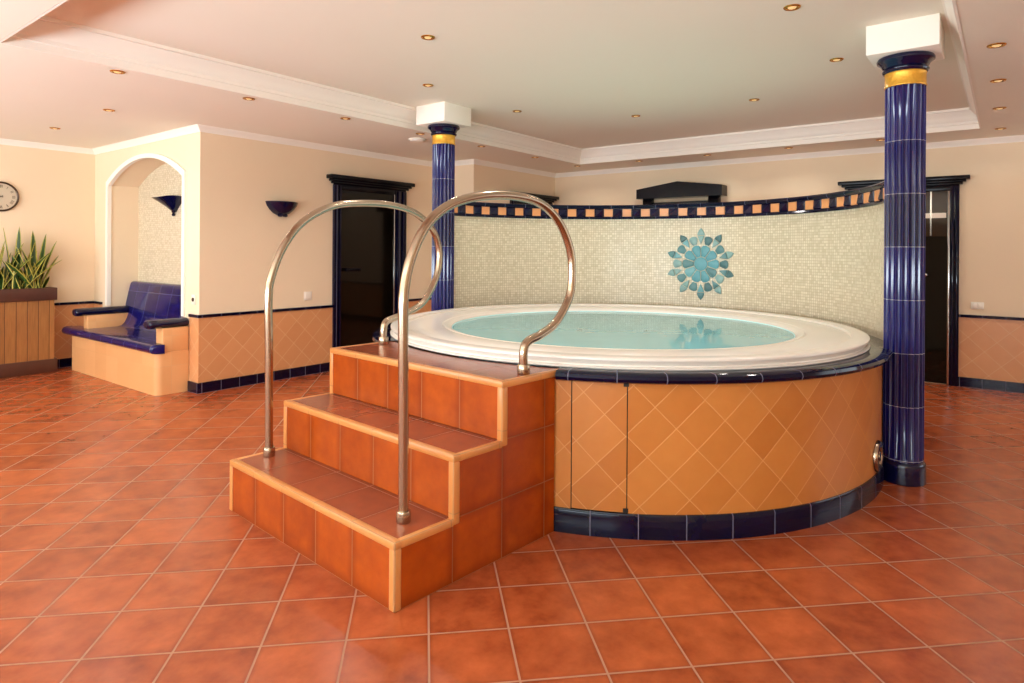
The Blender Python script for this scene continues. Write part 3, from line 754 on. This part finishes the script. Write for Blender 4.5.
# ------------------------------------------------------------------ sconces
def half_bowl(prof, n=32, wavy=0):
    m = MB(); P = []
    for i in range(n+1):
        a = -PI/2+PI*i/n
        P.append([(-r*math.cos(a)-.0005, r*math.sin(a), z+(wavy*math.cos(3*a)*max(0, (r-.1))/.15 if wavy else 0)) for r, z in prof])
    m.grid(P, None); return m
e = thing('wall_sconce', 'half-round cobalt blue sconce on the cream wall left of the glass door', 'wall lamp', (4.088, YA, 1.81), R_(90))
m = half_bowl([(.0005, .012), (.05, .016), (.1, .04), (.145, .08), (.178, .125), (.192, .165), (.187, .167), (.172, .128), (.14, .088), (.096, .05), (.05, .026), (.0005, .022)])
m.bm.transform(Matrix.Diagonal((.8, 1, 1, 1))); m.build('bowl', M['blueplain'], e)
for s_ in (-1, 1):
    m = MB(); m.lathe([(.0005, 0), (.022, .004), (.03, .014), (.026, .026), (.0005, .03)], (-.034, s_*.03, -.002), n=16); m.build('foot_knob', M['blueplain'], e)
e = thing('wall_sconce', 'pointed blue sconce on the mosaic at the back of the bench alcove', 'wall lamp', (NX, 7.66, 1.85))
m = half_bowl([(.0005, .02), (.03, .025), (.1, .085), (.17, .135), (.245, .185), (.24, .19), (.165, .145), (.1, .1), (.03, .04), (.0005, .035)], wavy=-.012); m.build('bowl', M['blueplain'], e)
m = MB(); m.lathe([(.0005, -.025), (.016, -.02), (.02, -.005), (.012, .01), (.024, .03), (.0005, .035)], (-.022, 0, 0), n=16); m.build('finial', M['blueplain'], e)

# ------------------------------------------------------------------ switches
def plate(name, label, cat, loc, rz, w=.085, h=.085, kind='rocker'):
    e = thing(name, label, cat, loc, rz)
    MB().box(-w/2, w/2, -.011, 0, -h/2, h/2, bev=.004).build('plate', M['plastic'], e)
    if kind == 'rocker': MB().box(-w/2+.014, w/2-.014, -.017, -.009, -h/2+.014, h/2-.014, bev=.003).build('rocker', M['plastic'], e)
    elif kind == 'double':
        for s_ in (-1, 1): MB().box(s_*w/4-w/5, s_*w/4+w/5, -.017, -.009, -h/2+.014, h/2-.014, bev=.003).build('rocker', M['plastic'], e)
    else:
        m = MB(); m.lathe([(.0005, .004), (.017, .004), (.02, .008), (.02, 0)], n=20); m.bm.transform(Matrix.Translation((0, -.009, 0)) @ Matrix.Rotation(R_(90), 4, 'X')); m.build('socket_well', M['bronze'], e)
    return e
plate('light_switch', 'white wall switch above the blue strip left of the glass door', 'switch', (4.44, YA, .912), 0, .105, .1)
plate('light_switch', 'wide pale double switch right of the door behind the near column', 'switch', (XB, .247, .89), R_(-90), .115, .075, 'double')
plate('wall_socket', 'small white wall socket beside the bench alcove', 'socket', (XC, 6.515, .935), R_(-90), .075, .1, 'socket')

# ------------------------------------------------------------------ clock
ck = thing('wall_clock', 'round cream wall clock with dark rim, cut by the photo edge', 'clock', (2.225, YD, 2.03))
def disc(prof, mat, name, par):
    m = MB(); m.lathe(prof, n=64); m.bm.transform(Matrix.Rotation(R_(90), 4, 'X')); return m.build(name, mat, par)
disc([(.150, 0), (.168, 0), (.172, .012), (.168, .028), (.158, .034), (.150, .026), (.150, .012)], M['bronze'], 'rim', ck)
face = disc([(.0005, .014), (.152, .014)], M['dial'], 'dial', ck)
NUM = ['XII', 'I', 'II', 'III', 'IIII', 'V', 'VI', 'VII', 'VIII', 'IX', 'X', 'XI']
def stroke(m, cx, cz, p, q, ang, wd=.0028):
    c, s_ = math.cos(ang), math.sin(ang)
    d = (Vector(q)-Vector(p)).normalized(); nn = Vector((-d.y, d.x))*wd
    pts = [Vector(p)-nn, Vector(q)-nn, Vector(q)+nn, Vector(p)+nn]
    m.face([(cx+v.x*c-v.y*s_, -.0155, cz+v.x*s_+v.y*c) for v in pts])
for i, tx in enumerate(NUM):
    m = MB()
    a = R_(90-30*i); cx, cz = .118*math.cos(a), .118*math.sin(a); rot = a-PI/2; x = -.0115*(len(tx)-1)/2*1.0
    for ch in tx:
        if ch == 'I': stroke(m, cx, cz, (x, -.015), (x, .015), rot)
        elif ch == 'V': stroke(m, cx, cz, (x-.006, .017), (x, -.017), rot); stroke(m, cx, cz, (x+.006, .017), (x, -.017), rot, .0018)
        else: stroke(m, cx, cz, (x-.006, .017), (x+.006, -.017), rot); stroke(m, cx, cz, (x+.006, .017), (x-.006, -.017), rot, .0018)
        x += .0115
    m.build('numeral', M['ink'], ck)
for nm, an, L_, wd in (('hour_hand', 205, .075, .006), ('minute_hand', 160, .11, .004)):
    a = R_(an); m = MB(); c, s_ = math.cos(a), math.sin(a)
    m.extr([(-.02, -wd), (L_*.8, -wd), (L_, 0), (L_*.8, wd), (-.02, wd)], lambda p, q: (p*c-q*s_, -.018 if nm[0] == 'h' else -.021, p*s_+q*c), (0, -.002, 0)); m.build(nm, M['ink'], ck)

# ------------------------------------------------------------------ planter and snake plants
PX0, PX1, PY0 = 1.15, 2.70, 8.80
pl = thing('wooden_planter', 'long plank-fronted planter box with dark brown edges under the clock', 'planter', ((PX0+PX1)/2, PY0, 0)); psh = tuple(pl.location)
PB = YD-.03
MB().box(PX0+.04, PX1-.025, PY0+.02, PY0+.05, .14, .84).build('plank_front', M['planks'], pl, psh)
for q0, q1 in ((PX1-.055, PX1-.025), (PX0+.04, PX0+.07)):
    MB().box(q0, q1, PY0+.05, PB, .14, .84).build('plank_side', M['planks'], pl, psh)
m = MB(); m.box(PX0, PX1, PY0, PY0+.055, .84, .985, bev=.008); m.box(PX1-.06, PX1, PY0+.055, PB, .84, .985, bev=.008); m.box(PX0, PX0+.06, PY0+.055, PB, .84, .985, bev=.008); m.build('top_board', M['darkwood'], pl, psh)
m = MB(); m.box(PX0, PX1+.005, PY0, PB, 0, .155, bev=.008); m.build('base_board', M['darkwood'], pl, psh)
MB().box(PX0+.07, PX1-.08, PY0+.05, PB-.005, .7, .93).build('soil', M['soil'], pl, psh)
def leaf(m, base, az, lean, h, wd, twist, curl):
    P, U = [], []; n = 9
    ax = Vector((math.cos(az), math.sin(az), 0))
    for i in range(n+1):
        t = i/n; wv = 1.75*wd*(.6+.75*t)*(1-t**2.6)**.85 if t < 1 else 0
        wv = max(wv, .0008)
        c = Vector(base)+ax*(lean*h*(t+curl*t*t))+Vector((0, 0, h*t*(1-.12*lean*t)))
        a2 = az+PI/2+twist*t; s_ = Vector((math.cos(a2), math.sin(a2), 0)); nn = Vector((-s_.y, s_.x, 0))
        P.append([c-s_*wv+nn*wv*.35, c-s_*wv*.5+nn*wv*.08, c, c+s_*wv*.5+nn*wv*.08, c+s_*wv+nn*wv*.35])
        U.append([(0, t), (.25, t), (.5, t), (.75, t), (1, t)])
    m.grid(P, U)
rng = random.Random(11)
def snake(x, label, leaves):
    leaves = list(leaves)+[(rng.uniform(-.1, .1), rng.uniform(-.07, .06), rng.uniform(-40, 220), rng.uniform(.1, .4), rng.uniform(.3, .55), .027, .2) for _ in range(6)]
    loc = (x, 8.925, .93); m = MB()
    for dx, dy, az, ln, h, wd, cu in leaves: leaf(m, (x+dx, 8.925+dy, .925), R_(az), ln, h, wd, rng.uniform(-.5, .5), cu)
    o = m.build('snake_plant', M['leaf'], None, loc=loc); tag(o, label, 'plant', 'snake plants in the wooden planter')
    md = o.modifiers.new('thick', 'SOLIDIFY'); md.thickness = .004; return o
# (dx, dy, azimuth, lean, height, half width, curl)
snake(2.52, 'snake plant nearest the right end of the wooden planter', [
    (-.02, 0, 90, .05, .73, .024, .1), (.03, .02, 20, .12, .70, .026, .1), (.03, 0, 0, .22, .62, .028, .3), (.04, -.02, -10, .3, .45, .028, .3), (.04, .02, 190, .3, .55, .022, .2),
    (-.05, -.02, 180, .22, .56, .026, .2), (.06, 0, 5, .5, .2, .02, -.2), (-.03, -.04, 200, .6, .40, .026, .3), (.0, -.04, -30, .2, .46, .026, .2), (.07, .03, -20, .2, .33, .022, .3), (.02, -.05, 160, .12, .36, .026, .2)])
snake(2.33, 'snake plant in the middle of the visible planter, leaves leaning both ways', [
    (-.03, 0, 170, .1, .76, .026, .15), (.02, 0, 60, .06, .77, .024, .1), (.05, 0, 10, .2, .62, .026, .2), (.0, -.03, 0, .5, .50, .028, .3), (.04, -.05, -20, .7, .42, .026, .3), (-.06, 0, 185, .35, .60, .024, .2),
    (.03, -.06, 170, .35, .40, .028, .2), (.08, .02, 30, .3, .5, .022, .2), (-.02, -.06, -60, .1, .36, .028, .2)])
snake(2.13, 'snake plant at the photo edge, left end of the visible planter', [
    (.02, 0, 10, .12, .62, .026, .2), (.06, 0, 0, .3, .6, .026, .2), (-.05, 0, 180, .2, .68, .026, .2), (.05, -.04, -10, .5, .45, .028, .3), (.0, -.05, 170, .4, .4, .026, .3), (.08, 0, 20, .16, .48, .024, .2)])

# ------------------------------------------------------------------ recessed ceiling lights, smoke detector
def downlight(x, y, z, label, group, first=[None]):
    if first[0] is None:
        e = thing('recessed_light', label, 'ceiling light', (x, y, z), group=group)
        m = MB(); m.lathe([(.030, -.0005), (.0475, -.0005), (.0475, -.004), (.043, -.008), (.034, -.008), (.031, -.004), (.029, -.0008)], n=32); m.build('brass_ring', M['brass'], e)
        m = MB(); m.lathe([(.0305, -.003), (.026, -.0015), (.024, -.001)], n=24); m.build('reflector', M['brass'], e)
        m = MB(); m.lathe([(.0245, -.001), (.022, -.007), (.012, -.011), (.0005, -.012)], n=24); m.build('bulb', M['bulb'], e)
        first[0] = e
    else:
        e = copy_tree(first[0]); e.location = (x, y, z); e['label'] = label; e['group'] = group
    lamp(x, y, z)
    return e
def lamp(x, y, z):
    ld = bpy.data.lights.new('halogen_lamp', 'SPOT'); ld.energy = SPOT*(.5 if y < .1 else 1); ld.color = SPOTC; ld.spot_size = R_(150); ld.spot_blend = 1; ld.shadow_soft_size = .045
    lo = bpy.data.objects.new('halogen_lamp', ld); COL.objects.link(lo); lo.location = (x, y, z-.02)
GT, GL = 'brass recessed lights ringing the raised tray', 'brass recessed lights in the lower ceiling'
for x, y, lb in ((3.067, 3.091, 'brass ceiling light in the tray highest above the handrails'), (3.96, 3.987, 'brass ceiling light in the tray just above the far column block'),
                 (5.24, 3.987, 'brass ceiling light in the tray to the right of the far column block'), (6.16, 3.11, 'brass ceiling light in the tray above the pedimented door hood'),
                 (6.155, 1.885, 'brass ceiling light in the tray above the flower ornament, to its right'), (5.232, 1.006, 'brass ceiling light in the tray just left of the near column block'),
                 (3.961, 1.0, 'brass ceiling light in the tray at the top edge, nearest the camera')):
    downlight(x, y, ZT, lb, GT)
NM = [(1.86, 'large brass ceiling light beside the left end of the tray edge'), (2.84, 'brass ceiling light by the tray edge above the arched alcove corner'), (3.81, 'brass ceiling light by the tray edge above the sauna door'),
      (4.78, 'brass ceiling light half hidden beside the far column capital'), (5.78, 'brass ceiling light by the tray edge just right of the far column'), (6.87, 'small brass ceiling light by the tray edge above the corner block'),
      (7.92, 'small brass ceiling light in the far corner of the lower ceiling')]
for x, lb in NM: downlight(x, 4.925, ZS, lb, GL)
for x, lb in ((4.745, 'largest brass ceiling light right of the near column, nearest of its row'), (5.72, 'second brass ceiling light from the front, right of the near column'),
              (6.81, 'third brass ceiling light from the front, right of the near column'), (7.93, 'last brass ceiling light of the row right of the near column')):
    downlight(x, .053, ZS, lb, GL)
for y, lb in ((1.09, 'small brass ceiling light beside the near column on the far strip of ceiling'), (2.04, 'small brass ceiling light on the far strip, second left of the near column'), (3.02, 'small brass ceiling light on the far strip above the pedimented hood'),
              (3.97, 'small brass ceiling light on the far strip left of the pedimented hood')):
    downlight(7.97, y, ZS, lb, GL)
downlight(2.335, 6.36, ZS, 'brass ceiling light above the corner of the alcove wall', GL); downlight(2.353, 7.775, ZS, 'brass ceiling light above the clock and planter', GL)
lamp(3.067, 1.9, ZT)   # eighth lamp of the ring, just above the frame
e = thing('smoke_detector', 'white round smoke detector on the ceiling beside the far column capital', 'smoke detector', (5.0, 5.2, ZS))
m = MB(); m.lathe([(.0005, 0), (.095, 0), (.098, -.006), (.098, -.012), (.088, -.018)], n=40); m.build('base', M['plastic'], e)
m = MB(); m.lathe([(.08, -.016), (.076, -.026), (.06, -.032), (.03, -.034), (.0005, -.034)], n=40); m.build('cap', M['plastic'], e)

# ------------------------------------------------------------------ light
wd = bpy.data.worlds.new('sky'); sc.world = wd; wd.use_nodes = True
bg = wd.node_tree.nodes['Background']; bg.inputs[0].default_value = (.95, .97, 1, 1); bg.inputs[1].default_value = 1.0
sc.cycles.diffuse_bounces = 8; sc.cycles.max_bounces = 14
sc.view_settings.view_transform = 'Standard'; sc.view_settings.look = 'None'; sc.view_settings.gamma = 1; sc.view_settings.exposure = -0.1
sc.view_settings.use_curve_mapping = False
